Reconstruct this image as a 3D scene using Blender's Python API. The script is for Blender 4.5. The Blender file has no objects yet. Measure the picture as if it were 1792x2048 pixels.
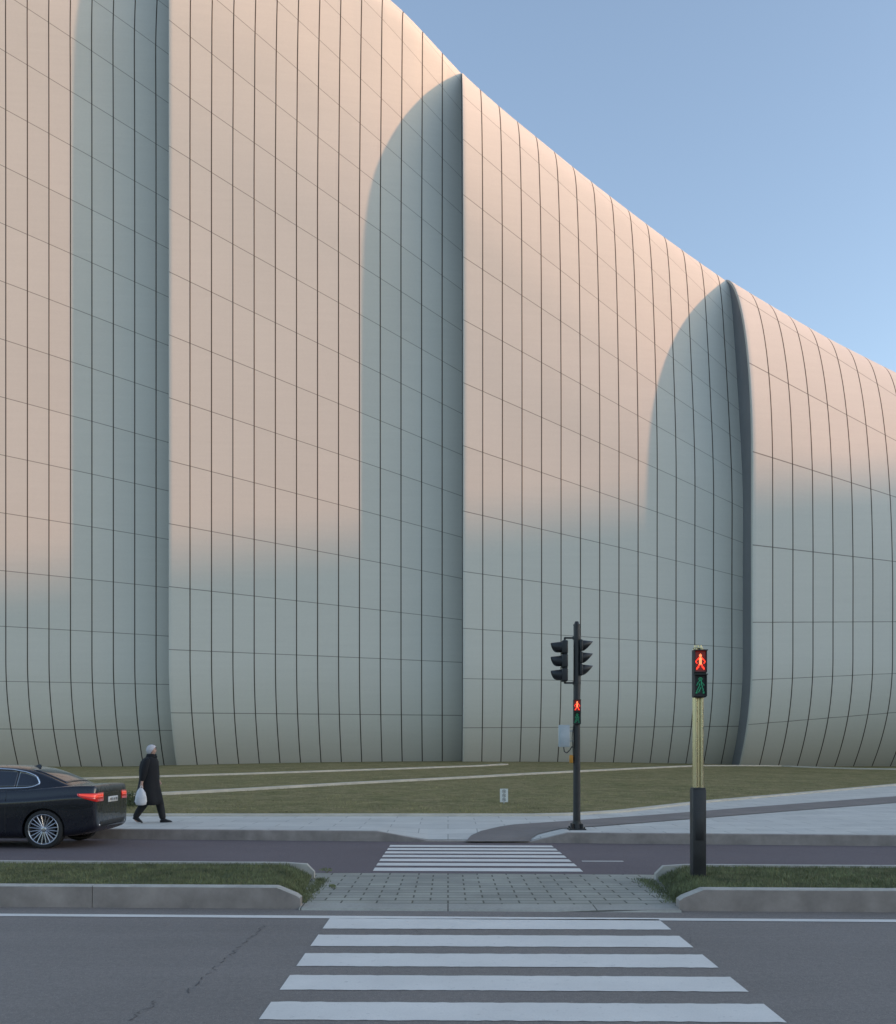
import bpy, bmesh, math, random
import numpy as np
from mathutils import Vector, Matrix
from mathutils.bvhtree import BVHTree
random.seed(7); rng = np.random.default_rng(11)
scene = bpy.context.scene
COL = scene.collection
CH, F, HY, CX = 1.74, 1900.0, 1500.0, 896.0   # eye height and survey constants of the photograph

# ------------------------------------------------------------------ camera
cam = bpy.data.objects.new("Camera", bpy.data.cameras.new("Camera")); COL.objects.link(cam)
cam.location = (0, 0, CH); cam.rotation_euler = (math.pi/2, 0, 0)
cam.data.sensor_fit = 'HORIZONTAL'; cam.data.sensor_width = 36
cam.data.lens = 36*F/1792; cam.data.shift_y = (HY-1024)/1792
cam.data.clip_end = 8000
scene.camera = cam
scene.view_settings.view_transform = 'Standard'; scene.view_settings.look = 'None'
scene.view_settings.exposure = 0

# ------------------------------------------------------------------ light
EL = math.radians(6.5); AZW = math.radians(9.5)
to_sun = Vector((math.cos(AZW)*math.cos(EL), -math.sin(AZW)*math.cos(EL), math.sin(EL)))
world = bpy.data.worlds.new("World"); scene.world = world; world.use_nodes = True
nt = world.node_tree; bg = nt.nodes['Background']
sky = nt.nodes.new('ShaderNodeTexSky'); sky.sky_type = 'NISHITA'; sky.sun_disc = False
sky.sun_elevation = EL; sky.sun_rotation = math.atan2(to_sun.x, to_sun.y)
sky.air_density = 1.0; sky.dust_density = 1.5; sky.ozone_density = 2.6
hs = nt.nodes.new('ShaderNodeHueSaturation'); hs.inputs['Saturation'].default_value = 0.76
nt.links.new(sky.outputs[0], hs.inputs['Color']); nt.links.new(hs.outputs[0], bg.inputs[0])
bg.inputs[1].default_value = 0.50
sl = bpy.data.lights.new("sun", 'SUN'); sl.energy = 4.6; sl.angle = math.radians(0.9); sl.color = (1.0, 0.47, 0.25)
so = bpy.data.objects.new("sun", sl); COL.objects.link(so)
so.rotation_euler = to_sun.to_track_quat('Z', 'Y').to_euler(); so.location = (60, -20, 40)

# ------------------------------------------------------------------ helpers
def new_obj(name, me, parent=None, mat=None, smooth=False):
    o = bpy.data.objects.new(name, me); COL.objects.link(o)
    if parent: o.parent = parent
    if mat: 
        me.materials.clear(); me.materials.append(mat)
    if smooth:
        for p in me.polygons: p.use_smooth = True
    return o
def mesh_obj(name, v, f, parent=None, mat=None, smooth=False):
    me = bpy.data.meshes.new(name); me.from_pydata([tuple(map(float, a)) for a in v], [], f); me.update()
    return new_obj(name, me, parent, mat, smooth)
def bm_obj(name, bm, parent=None, mat=None, smooth=False, angle=None):
    me = bpy.data.meshes.new(name); bmesh.ops.recalc_face_normals(bm, faces=bm.faces); bm.to_mesh(me); bm.free()
    o = new_obj(name, me, parent, mat, smooth or angle is not None)
    if angle is not None:
        try: me.set_sharp_from_angle(angle=math.radians(angle))
        except Exception: pass
    return o
def structure(o): o["kind"] = "structure"; return o
def thing(name, loc, label, cat, rot=0, group=None):
    e = bpy.data.objects.new(name, None); COL.objects.link(e); e.location = loc; e.rotation_euler = (0, 0, rot)
    e.empty_display_size = 0.3
    e["label"] = label; e["category"] = cat
    if group: e["group"] = group
    return e
def box(bm, c, s, bevel=0.0, seg=2, rot=None):
    r = bmesh.ops.create_cube(bm, size=1.0); vs = r['verts']
    for v in vs: v.co = Vector((v.co.x*s[0], v.co.y*s[1], v.co.z*s[2]))
    if bevel > 0:
        es = list({e for v in vs for e in v.link_edges})
        rr = bmesh.ops.bevel(bm, geom=es, offset=bevel, segments=seg, affect='EDGES', profile=0.5)
        vs = list({v for f in rr['faces'] for v in f.verts} | {v for v in vs if v.is_valid})
    for v in vs:
        co = v.co
        if rot is not None: co = rot @ co
        v.co = co + Vector(c)
    return vs
def cyl(bm, p0, p1, r0, r1=None, seg=20, cap=True):
    r1 = r0 if r1 is None else r1
    p0 = Vector(p0); p1 = Vector(p1); d = p1-p0
    q = d.to_track_quat('Z', 'Y')
    a = []; b = []
    for i in range(seg):
        t = 2*math.pi*i/seg; w = Vector((math.cos(t), math.sin(t), 0))
        a.append(bm.verts.new(p0+q@(w*r0))); b.append(bm.verts.new(p1+q@(w*r1)))
    for i in range(seg):
        j = (i+1) % seg; bm.faces.new((a[i], a[j], b[j], b[i]))
    if cap:
        bm.faces.new(a[::-1]); bm.faces.new(b)
def tube(bm, pts, r, seg=8):
    for i in range(len(pts)-1): cyl(bm, pts[i], pts[i+1], r, r, seg)
def lathe(bm, prof, axis='y', c=(0, 0, 0), seg=48):
    rings = []
    for (r, h) in prof:
        ring = []
        for i in range(seg):
            t = 2*math.pi*i/seg
            p = Vector((math.cos(t)*r, h, math.sin(t)*r)) if axis == 'y' else Vector((math.cos(t)*r, math.sin(t)*r, h))
            ring.append(bm.verts.new(p+Vector(c)))
        rings.append(ring)
    for a, b in zip(rings[:-1], rings[1:]):
        for i in range(seg):
            j = (i+1) % seg; bm.faces.new((a[i], a[j], b[j], b[i]))
    return rings
def ico(bm, c, s, sub=2):
    r = bmesh.ops.create_icosphere(bm, subdivisions=sub, radius=1.0)
    for v in r['verts']: v.co = Vector((v.co.x*s[0], v.co.y*s[1], v.co.z*s[2]))+Vector(c)
    return r['verts']
def grid_faces(nr, nc, off=0, flip=False):
    fs = []
    for i in range(nr-1):
        for j in range(nc-1):
            a = off+i*nc+j; q = (a, a+1, a+nc+1, a+nc)
            fs.append(q[::-1] if flip else q)
    return fs
def evaluated(o):
    dg = bpy.context.evaluated_depsgraph_get(); dg.update()
    me = bpy.data.meshes.new_from_object(o.evaluated_get(dg)); return me
def skin(verts, edges, radii, root=0, sub=2):
    me = bpy.data.meshes.new("tmp"); me.from_pydata(verts, edges, []); me.update()
    o = bpy.data.objects.new("tmp", me); COL.objects.link(o)
    m = o.modifiers.new("s", 'SKIN'); m.use_smooth_shade = True
    for i, r in enumerate(radii):
        rr = r if isinstance(r, tuple) else (r, r)
        me.skin_vertices[0].data[i].radius = rr
        me.skin_vertices[0].data[i].use_root = (i == root)
    s = o.modifiers.new("u", 'SUBSURF'); s.levels = sub; s.render_levels = sub
    out = evaluated(o); bpy.data.objects.remove(o); return out

# ------------------------------------------------------------------ materials
def mat_new(name):
    m = bpy.data.materials.new(name); m.use_nodes = True
    return m, m.node_tree, m.node_tree.nodes['Principled BSDF']
def N(t, k, **kw):
    n = t.nodes.new(k)
    for a, b in kw.items(): setattr(n, a, b)
    return n
def math_n(t, op, a, b=None, c=None):
    n = N(t, 'ShaderNodeMath', operation=op)
    for i, x in enumerate((a, b, c)):
        if x is None: continue
        if isinstance(x, (int, float)): n.inputs[i].default_value = x
        else: t.links.new(x, n.inputs[i])
    return n.outputs[0]
def mixc(t, fac, a, b, mode='MIX'):
    n = N(t, 'ShaderNodeMix', data_type='RGBA', blend_type=mode)
    for idx, x in ((0, fac), (6, a), (7, b)):
        if isinstance(x, (int, float)): n.inputs[idx].default_value = x
        elif isinstance(x, tuple): n.inputs[idx].default_value = (*x[:3], 1)
        else: t.links.new(x, n.inputs[idx])
    return n.outputs[2]
def noise(t, vec, scale, detail=4, rough=0.6):
    n = N(t, 'ShaderNodeTexNoise'); n.inputs['Scale'].default_value = scale
    n.inputs['Detail'].default_value = detail; n.inputs['Roughness'].default_value = rough
    t.links.new(vec, n.inputs['Vector']); return n.outputs[0]
def ramp(t, fac, p0, p1):
    n = N(t, 'ShaderNodeMapRange'); t.links.new(fac, n.inputs[0])
    n.inputs[1].default_value = p0; n.inputs[2].default_value = p1; return n.outputs[0]
def M(name, col, rough=0.6, metal=0.0, var=0.15, scale=4.0, bump=0.0, bscale=60.0, coat=0.0, emis=None, estr=0.0, spec=0.5):
    m, t, p = mat_new(name)
    tc = N(t, 'ShaderNodeTexCoord').outputs['Object']
    a = tuple(c*(1-var) for c in col); b = tuple(min(1, c*(1+var)) for c in col)
    f = ramp(t, noise(t, tc, scale), 0.3, 0.7)
    t.links.new(mixc(t, f, a, b), p.inputs['Base Color'])
    t.links.new(math_n(t, 'MULTIPLY_ADD', f, 0.12, max(0, rough-0.06)), p.inputs['Roughness'])
    p.inputs['Metallic'].default_value = metal
    p.inputs['Coat Weight'].default_value = coat; p.inputs['Coat Roughness'].default_value = 0.04
    p.inputs['Specular IOR Level'].default_value = spec
    if emis: 
        p.inputs['Emission Color'].default_value = (*emis, 1); p.inputs['Emission Strength'].default_value = estr
    if bump > 0:
        bn = N(t, 'ShaderNodeBump'); bn.inputs['Strength'].default_value = bump; bn.inputs['Distance'].default_value = 0.01
        t.links.new(noise(t, tc, bscale), bn.inputs['Height']); t.links.new(bn.outputs[0], p.inputs['Normal'])
    return m

def mat_facade():
    m, t, p = mat_new("facade_cladding")
    uv = N(t, 'ShaderNodeUVMap'); uv.uv_map = "UVMap"
    sp = N(t, 'ShaderNodeSeparateXYZ'); t.links.new(uv.outputs[0], sp.inputs[0])
    u, v = sp.outputs[0], sp.outputs[1]
    du = math_n(t, 'PINGPONG', u, 0.5); dv = math_n(t, 'PINGPONG', v, 0.5)
    mu = N(t, 'ShaderNodeMapRange'); t.links.new(du, mu.inputs[0])
    mu.inputs[1].default_value = 0.021; mu.inputs[2].default_value = 0.031; mu.inputs[3].default_value = 1; mu.inputs[4].default_value = 0
    mv = N(t, 'ShaderNodeMapRange'); t.links.new(dv, mv.inputs[0])
    mv.inputs[1].default_value = 0.0045; mv.inputs[2].default_value = 0.0085; mv.inputs[3].default_value = 0.65; mv.inputs[4].default_value = 0
    mask = math_n(t, 'MAXIMUM', mu.outputs[0], mv.outputs[0])
    fu = math_n(t, 'FLOOR', u); fv = math_n(t, 'FLOOR', v)
    cb = N(t, 'ShaderNodeCombineXYZ'); t.links.new(fu, cb.inputs[0]); t.links.new(fv, cb.inputs[1])
    oi = N(t, 'ShaderNodeObjectInfo'); t.links.new(oi.outputs['Random'], cb.inputs[2])
    wn = N(t, 'ShaderNodeTexWhiteNoise', noise_dimensions='3D'); t.links.new(cb.outputs[0], wn.inputs['Vector'])
    tc = N(t, 'ShaderNodeTexCoord').outputs['Object']
    mp = N(t, 'ShaderNodeMapping'); t.links.new(tc, mp.inputs[0]); mp.inputs['Scale'].default_value = (0.15, 0.15, 2.2)
    n1 = noise(t, mp.outputs[0], 1.6, 5, 0.6); n2 = noise(t, tc, 6.0, 6, 0.75); n3 = noise(t, tc, 0.12, 3, 0.5)
    k = math_n(t, 'MULTIPLY_ADD', wn.outputs[0], 0.035, 0.86)
    k = math_n(t, 'MULTIPLY_ADD', n1, 0.08, k); k = math_n(t, 'MULTIPLY_ADD', n2, 0.11, k); k = math_n(t, 'MULTIPLY_ADD', n3, 0.05, k)
    base = mixc(t, 1.0, (0.63, 0.615, 0.555), k, 'MULTIPLY')
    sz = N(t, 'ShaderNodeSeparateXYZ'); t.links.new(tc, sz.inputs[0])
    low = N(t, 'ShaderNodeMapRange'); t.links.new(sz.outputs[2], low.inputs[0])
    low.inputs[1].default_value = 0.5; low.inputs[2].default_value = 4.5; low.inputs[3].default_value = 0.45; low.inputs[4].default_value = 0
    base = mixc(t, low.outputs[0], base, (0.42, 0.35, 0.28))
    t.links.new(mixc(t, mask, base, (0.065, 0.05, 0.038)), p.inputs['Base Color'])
    p.inputs['Roughness'].default_value = 0.6; p.inputs['Specular IOR Level'].default_value = 0.2
    bn = N(t, 'ShaderNodeBump'); bn.inputs['Strength'].default_value = 0.4; bn.inputs['Distance'].default_value = 0.02
    t.links.new(math_n(t, 'SUBTRACT', 1.0, mask), bn.inputs['Height']); t.links.new(bn.outputs[0], p.inputs['Normal'])
    return m
def mat_asphalt():
    m, t, p = mat_new("asphalt")
    tc = N(t, 'ShaderNodeTexCoord').outputs['Object']
    big = ramp(t, noise(t, tc, 0.35, 5), 0.3, 0.7); fine = ramp(t, noise(t, tc, 60, 3, 0.8), 0.3, 0.7)
    mid = ramp(t, noise(t, tc, 18, 6, 0.85), 0.35, 0.65)
    mp = N(t, 'ShaderNodeMapping'); t.links.new(tc, mp.inputs[0]); mp.inputs['Scale'].default_value = (0.12, 1.4, 1)
    streak = ramp(t, noise(t, mp.outputs[0], 1.5, 5), 0.3, 0.7)
    vo = N(t, 'ShaderNodeTexVoronoi'); vo.inputs['Scale'].default_value = 90; t.links.new(tc, vo.inputs['Vector'])
    c = mixc(t, big, (0.225, 0.198, 0.176), (0.29, 0.256, 0.23))
    c = mixc(t, math_n(t, 'MULTIPLY', streak, 0.5), c, (0.32, 0.282, 0.252))
    sp = N(t, 'ShaderNodeSeparateXYZ'); t.links.new(tc, sp.inputs[0])
    far = N(t, 'ShaderNodeMapRange'); t.links.new(sp.outputs[1], far.inputs[0]); far.inputs[1].default_value = 11.5; far.inputs[2].default_value = 12
    c = mixc(t, far.outputs[0], c, mixc(t, big, (0.165, 0.132, 0.136), (0.20, 0.163, 0.167)))
    c = mixc(t, math_n(t, 'MULTIPLY', mid, 0.6), c, mixc(t, 1.0, c, (0.6, 0.6, 0.61), 'MULTIPLY'))
    c = mixc(t, math_n(t, 'MULTIPLY', fine, 0.6), c, mixc(t, 1.0, c, (0.5, 0.5, 0.51), 'MULTIPLY'))
    sg = N(t, 'ShaderNodeMapRange'); t.links.new(vo.outputs['Distance'], sg.inputs[0]); sg.inputs[1].default_value = 0.12; sg.inputs[2].default_value = 0.28
    sg.inputs[3].default_value = 0.55; sg.inputs[4].default_value = 0
    c = mixc(t, sg.outputs[0], c, (0.46, 0.42, 0.385))
    t.links.new(c, p.inputs['Base Color']); p.inputs['Roughness'].default_value = 0.8; p.inputs['Specular IOR Level'].default_value = 0.3
    bn = N(t, 'ShaderNodeBump'); bn.inputs['Strength'].default_value = 0.7; bn.inputs['Distance'].default_value = 0.008
    t.links.new(noise(t, tc, 80, 3, 0.8), bn.inputs['Height']); t.links.new(bn.outputs[0], p.inputs['Normal'])
    return m
def mat_paint():
    m, t, p = mat_new("road_paint")
    tc = N(t, 'ShaderNodeTexCoord').outputs['Object']
    w = ramp(t, noise(t, tc, 14, 8, 0.75), 0.58, 0.72); d = ramp(t, noise(t, tc, 1.3, 5), 0.3, 0.75)
    g = ramp(t, noise(t, tc, 90, 3, .8), 0.3, 0.7)
    c = mixc(t, d, (0.78, 0.74, 0.68), (0.66, 0.63, 0.58)); c = mixc(t, math_n(t, 'MULTIPLY', g, .25), c, (0.38, .36, .34))
    c = mixc(t, math_n(t, 'MULTIPLY', w, 0.6), c, (0.3, 0.28, 0.26))
    t.links.new(c, p.inputs['Base Color']); p.inputs['Roughness'].default_value = 0.7
    return m
def mat_brick(name, c1, c2, mortar, bw, rh, ms, off=0.5, var=0.2, rough=.75, nscale=30, rotz=0.0):
    m, t, p = mat_new(name)
    tc = N(t, 'ShaderNodeTexCoord').outputs['Object']
    mp = N(t, 'ShaderNodeMapping'); t.links.new(tc, mp.inputs[0]); mp.inputs['Rotation'].default_value = (0, 0, rotz)
    b = N(t, 'ShaderNodeTexBrick'); t.links.new(mp.outputs[0], b.inputs['Vector']); b.offset = off
    b.inputs['Color1'].default_value = (*c1, 1); b.inputs['Color2'].default_value = (*c2, 1); b.inputs['Mortar'].default_value = (*mortar, 1)
    b.inputs['Scale'].default_value = 1; b.inputs['Brick Width'].default_value = bw; b.inputs['Row Height'].default_value = rh
    b.inputs['Mortar Size'].default_value = ms; b.inputs['Mortar Smooth'].default_value = 0.2
    f = ramp(t, noise(t, tc, 1.1, 6), 0.3, 0.7); g = ramp(t, noise(t, tc, nscale, 4, .7), 0.3, 0.7)
    k = math_n(t, 'MULTIPLY_ADD', f, var, 1-var*.7); k = math_n(t, 'MULTIPLY_ADD', g, var*.6, k); k = math_n(t, 'SUBTRACT', k, var*.3)
    t.links.new(mixc(t, 1.0, b.outputs['Color'], k, 'MULTIPLY'), p.inputs['Base Color']); p.inputs['Roughness'].default_value = rough
    p.inputs['Specular IOR Level'].default_value = 0.3
    bn = N(t, 'ShaderNodeBump'); bn.inputs['Strength'].default_value = 0.5; bn.inputs['Distance'].default_value = 0.01; bn.invert = True
    t.links.new(b.outputs['Fac'], bn.inputs['Height']); t.links.new(bn.outputs[0], p.inputs['Normal'])
    return m
def mat_grass(name, dark, light, dry, s=1.0):
    m, t, p = mat_new(name)
    tc = N(t, 'ShaderNodeTexCoord').outputs['Object']
    a = ramp(t, noise(t, tc, 0.2*s, 7, .7), 0.40, 0.60); b = ramp(t, noise(t, tc, 1.1*s, 8, .85), 0.42, 0.60); g = ramp(t, noise(t, tc, 5*s, 6, .85), 0.40, 0.62)
    c = mixc(t, a, dark, light); c = mixc(t, math_n(t, 'MULTIPLY', b, 0.75), c, dry)
    c = mixc(t, math_n(t, 'MULTIPLY', g, .65), c, tuple(x*.5 for x in dark))
    t.links.new(c, p.inputs['Base Color']); p.inputs['Roughness'].default_value = 0.9; p.inputs['Specular IOR Level'].default_value = 0.15
    bn = N(t, 'ShaderNodeBump'); bn.inputs['Strength'].default_value = 0.8; bn.inputs['Distance'].default_value = 0.06
    t.links.new(noise(t, tc, 9*s, 5, .8), bn.inputs['Height']); t.links.new(bn.outputs[0], p.inputs['Normal'])
    return m

m_facade = mat_facade(); m_asph = mat_asphalt(); m_paint = mat_paint()
m_return_shade = M("facade_return_shade", (0.19, 0.195, 0.205), .6, var=.1, scale=.8)  # fold shade put into the colour: pale returns painted dark grey
m_lawn = mat_grass("lawn_grass", (0.165, 0.16, 0.062), (0.24, 0.215, 0.095), (0.40, 0.315, 0.175))
m_med = mat_grass("verge_grass", (0.095, 0.11, 0.048), (0.135, 0.15, 0.062), (0.22, 0.185, 0.10), 3)
m_blade1 = M("grass_blade", (0.145, 0.16, 0.072), 0.7, var=.5, scale=3)
m_blade2 = M("lawn_blade", (0.26, 0.235, 0.115), 0.8, var=.6, scale=.9)
m_pave = mat_brick("stone_paving", (0.58, 0.56, 0.51), (0.52, 0.505, 0.465), (0.35, 0.34, 0.31), 1.2, 0.6, 0.012, var=.16)
m_block = mat_brick("concrete_block_paving", (0.36, 0.35, 0.295), (0.29, 0.285, 0.245), (0.12, 0.115, 0.09), 0.40, 0.2, 0.011, var=.3)
m_slab = mat_brick("concrete_slab", (0.38, 0.365, 0.32), (0.35, 0.335, 0.295), (0.12, 0.115, 0.1), 1.6, 0.6, 0.008, off=0.3, var=.3)
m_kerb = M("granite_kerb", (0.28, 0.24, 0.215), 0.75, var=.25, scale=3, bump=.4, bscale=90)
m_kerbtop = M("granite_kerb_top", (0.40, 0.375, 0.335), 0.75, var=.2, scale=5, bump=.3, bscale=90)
m_edge = M("pale_stone_edging", (0.54, 0.49, 0.41), 0.7, var=.15, scale=2)
m_cycle = M("dark_path_asphalt", (0.19, 0.165, 0.15), 0.8, var=.18, scale=1.5, bump=.4, bscale=120)
m_soil = M("soil", (0.10, 0.085, 0.06), 0.95, var=.4, scale=8, bump=.8, bscale=30)
m_ground = M("dry_earth", (0.16, 0.145, 0.105), 0.95, var=.3, scale=.05)
m_crack = M("crack_filler", (0.085, 0.077, 0.072), 0.8)

# ------------------------------------------------------------------ terrain functions
def K(X): return 18.45-0.094*max(-40, min(40, X))         # far kerb line
def M1(X): return 10.35-0.036*X        # median front kerb
def M2(X): return 12.55-0.045*X        # median back kerb
YB = [(-200, 22.9), (2.0, 22.9), (3.0, 23.2), (4.4, 24.3), (7.6, 28.6), (12.7, 34.3), (20.4, 43.2), (34, 55), (60, 66), (200, 68)]
def Yb(X): return float(np.interp(X, [a[0] for a in YB], [a[1] for a in YB]))
def zbase(X): return max(0.42, 0.84-0.0006*(X-1)**2)
PZ = 0.15
def lz(X, Y):
    yb = Yb(X); t = max(0, min(1.0, (Y-yb)/(75-yb)))
    return PZ+(zbase(X)-PZ)*t
def rz(X, Y): return -0.05*max(0, min(1, (Y-14.3)/(K(X)-14.3)))
def pz(X, Y):
    lat = max(0, min(1, (X+1.4)/1.0))*max(0, min(1, (2.3-X)/0.7))
    al = max(0, 1-(Y-K(X))/1.9)
    return PZ-0.175*lat*min(1, al)
def hit(px, py, zf, y0=5, y1=74, X0=0):
    dz = (py-HY)/F; dx = (px-CX)/F
    for Y in np.arange(y0, y1, 0.02):
        if CH-dz*Y <= zf(dx*Y, Y): return (dx*Y, Y, zf(dx*Y, Y))
    return (dx*y1, y1, zf(dx*y1, y1))
flat = lambda X, Y: 0.0

# ------------------------------------------------------------------ ground, added ridge for shadow
g = []
xs = np.linspace(-3000, 3000, 41)
for yy in xs:
    for xx in xs: g.append((xx, yy, -0.12))
structure(mesh_obj("ground", g, grid_faces(41, 41), mat=m_ground))
dirv = Vector((math.cos(AZW), -math.sin(AZW), 0)); per = Vector((math.sin(AZW), math.cos(AZW), 0))
hv = []  # unseen ridge added to keep low sun off the wall's foot and street
A = np.linspace(-170, 170, 35); B = np.linspace(-420, 420, 57)
for b in B:
    for a in A:
        r = max(0, 1-abs(a)/170); h = 61.0*(1-(1-r)**2.2)*min(1, (420-abs(b))/150)
        h += 0.5*math.sin(b*.05)+0.4*math.sin(b*.13+a*.03)
        p = Vector((0, 72, 0))+dirv*(380+a)+per*b
        hv.append((p.x, p.y, h-0.6))
structure(mesh_obj("shadow_ridge", hv, grid_faces(57, 35), mat=M("shadow_ridge_scrub", (0.15, 0.14, 0.08), .95, var=.3, scale=.06), smooth=True))

# ------------------------------------------------------------------ road
rv = []; xs = np.concatenate([np.linspace(-160, -12, 12), np.linspace(-10, 10, 41), np.linspace(12, 160, 12)])
rowsY = [-60, -20, 0, 5, 10, 14.3]
for X in xs:
    row = [(X, y, 0.0) for y in rowsY]
    for s in (0.33, .66, 1.0):
        y = 14.3+(K(X)+0.02-14.3)*s; row.append((X, y, -0.05*s))
    rv += row
structure(mesh_obj("road", rv, grid_faces(len(xs), 9, flip=True), mat=m_asph))
def sheet(name, quads, mat, zf=flat, dz=0.004, sub=1):
    v = []; f = []
    for q in quads:
        n = len(v)
        for (x, y) in q: v.append((x, y, zf(x, y)+dz))
        f.append(tuple(range(n, n+len(q))))
    return structure(mesh_obj(name, v, f, mat=mat))
T = 0.018
def stripe(y0, y1, xl, xr, tt=T): return [(xl, y0-tt*xl), (xr, y0-tt*xr), (xr, y1-tt*xr), (xl, y1-tt*xl)]
def dep(py): return CH*F/(py-HY)
near = [(1838, 1858.5), (1871, 1893.5), (1908, 1934), (1952, 1981.5), (2006, 2042)]
q = [stripe(dep(b), dep(a), -1.22, 2.16) for a, b in near]+[stripe(5.05, 5.55, -1.22, 2.16), stripe(4.25, 4.75, -1.22, 2.16)]
def ragged(quads, n=60, amp=.008):
    out = []
    for (a, b, c, d) in quads:
        lo = [(a[0]+(b[0]-a[0])*i/n, a[1]+(b[1]-a[1])*i/n+random.uniform(-amp, amp)) for i in range(n+1)]
        hi = [(c[0]+(d[0]-c[0])*i/n, c[1]+(d[1]-c[1])*i/n+random.uniform(-amp, amp)) for i in range(n+1)]
        out.append(lo+hi)
    return out
sheet("crosswalk_marking", ragged(q), m_paint)
sheet("crosswalk_marking", [stripe(13.62+.625*i, 14.0+.625*i, -1.08, 1.93, .03) for i in range(7)], m_paint, rz)
v = []; 
for X in np.linspace(-160, 160, 200):
    yc = 9.83-0.038*X; v += [(X, yc-.075+random.uniform(-.006, .006), .004), (X, yc+.075+random.uniform(-.006, .006), .004)]
structure(mesh_obj("road_marking", v, grid_faces(200, 2, flip=True), mat=m_paint))
sheet("road_marking", [stripe(14.9, 15.0, 2.1, 2.75)], m_paint, rz)
def crack(pts, w, gap=0.3):
    v = []; P = []; f = []
    for (a, b) in zip(pts[:-1], pts[1:]):
        for i in range(14):
            s = i/14; P.append((a[0]+(b[0]-a[0])*s+random.uniform(-.03, .03), a[1]+(b[1]-a[1])*s+random.uniform(-.014, .014)))
    for i, (x, y) in enumerate(P):
        ww = w*random.uniform(.25, 1); v += [(x-ww, y, .003), (x+ww, y, .003)]
        if i and random.random() > gap: f.append((2*i-2, 2*i-1, 2*i+1, 2*i))
    structure(mesh_obj("road_crack", v, f, mat=m_crack))
crack([hit(*p, flat)[:2] for p in [(530, 1852), (490, 1885), (440, 1930), (365, 1992)]], .007)
crack([hit(*p, flat)[:2] for p in [(318, 1995), (300, 2015), (245, 2047)]], .007)
crack([hit(*p, flat)[:2] for p in [(1380, 1876), (1392, 1893)]], .005)
crack([hit(*p, flat)[:2] for p in [(780, 1836), (845, 1866), (835, 1875)]], .004)
crack([hit(*p, rz)[:2] for p in [(1470, 1700), (1560, 1715), (1640, 1735)]], .006)

# ------------------------------------------------------------------ median
structure(mesh_obj("median_paving", *(lambda: (
    [(x, y, z) for x in np.linspace(-1.95, 2.95, 20) for (y, z) in ((M1(x)+.22, .03), (13.15-.04*x, .03), (13.22-.04*x, 0.0))],
    grid_faces(20, 3, flip=True)))(), mat=m_block))
structure(mesh_obj("median_paving", *(lambda: (
    [(x, y, z) for x in np.linspace(-1.62, 2.5, 20) for (y, z) in ((M1(x)-.10, .0), (M1(x)-.08, .022), (M1(x)+.215, .031), (M1(x)+.215, 0))],
    grid_faces(20, 4, flip=True)))(), mat=m_slab))
def median_side(sgn, xe, xe2):
    pts = [(xe, .12), (xe-sgn*.05, .155), (xe-sgn*.26, .24)]
    x = xe-sgn*.26; v = []; f = []
    segs = []
    lst = pts[:]
    n0 = 2.05 if sgn > 0 else 2.3
    while abs(x) < 90:
        x2 = x-sgn*n0; lst.append((x2+sgn*.004, .24)); segs.append(lst); lst = [(x2-sgn*.004, .24)]; x = x2
    for s in segs:
        n = len(v)
        for (xx, h) in s:
            y0 = M1(xx)
            v += [(xx, y0, -.02), (xx, y0+.006, h-.012), (xx, y0+.018, h), (xx, y0+.15, h), (xx, y0+.16, -.02)]
        m = len(s); f += grid_faces(m, 5, n)
        f.append(tuple(n+i for i in range(5))); f.append(tuple(n+(m-1)*5+i for i in range(4, -1, -1)))
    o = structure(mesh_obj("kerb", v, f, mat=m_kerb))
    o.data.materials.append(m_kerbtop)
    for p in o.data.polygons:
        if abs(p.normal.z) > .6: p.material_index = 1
    v = []
    xs = [xe2-sgn*d for d in (0, .1, .4, 5, 20, 60, 90)]
    for i, xx in enumerate(xs):
        y0 = M2(xx); h = .24 if i > 1 else (.12 if i == 0 else .22)
        v += [(xx, y0, -.02), (xx, y0, h), (xx, y0+.10, h), (xx, y0+.11, -.02)]
    o = structure(mesh_obj("kerb", v, grid_faces(len(xs), 4)+[(0, 1, 2, 3)], mat=m_kerbtop))
    d = np.concatenate([[-.05, 0, .03, .07, .12, .2, .3, .45], np.linspace(.6, 10, 40), [20, 60, 88]])
    v = []; nr = 13
    for dd in d:
        for j in range(nr):
            s = j/(nr-1)
            xb = xe+(xe2-xe)*s - sgn*(.05*math.sin(9*s+1)+.0) - sgn*.07
            xx = xb-sgn*dd; y = (M1(xx)+.155)*(1-s)+(M2(xx)+.01)*s
            h = .012+.2*min(1, max(0, dd)/.35)**.6 + (random.uniform(-.012, .012) if 0 < s < 1 and dd > .1 else 0)
            v.append((xx, y, max(h, .0) if dd >= 0 else -.01))
    structure(mesh_obj("verge", v, grid_faces(len(d), nr), mat=m_med, smooth=True))
    return
median_side(1, -1.62, -1.78)
median_side(-1, 2.5, 2.72)
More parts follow.
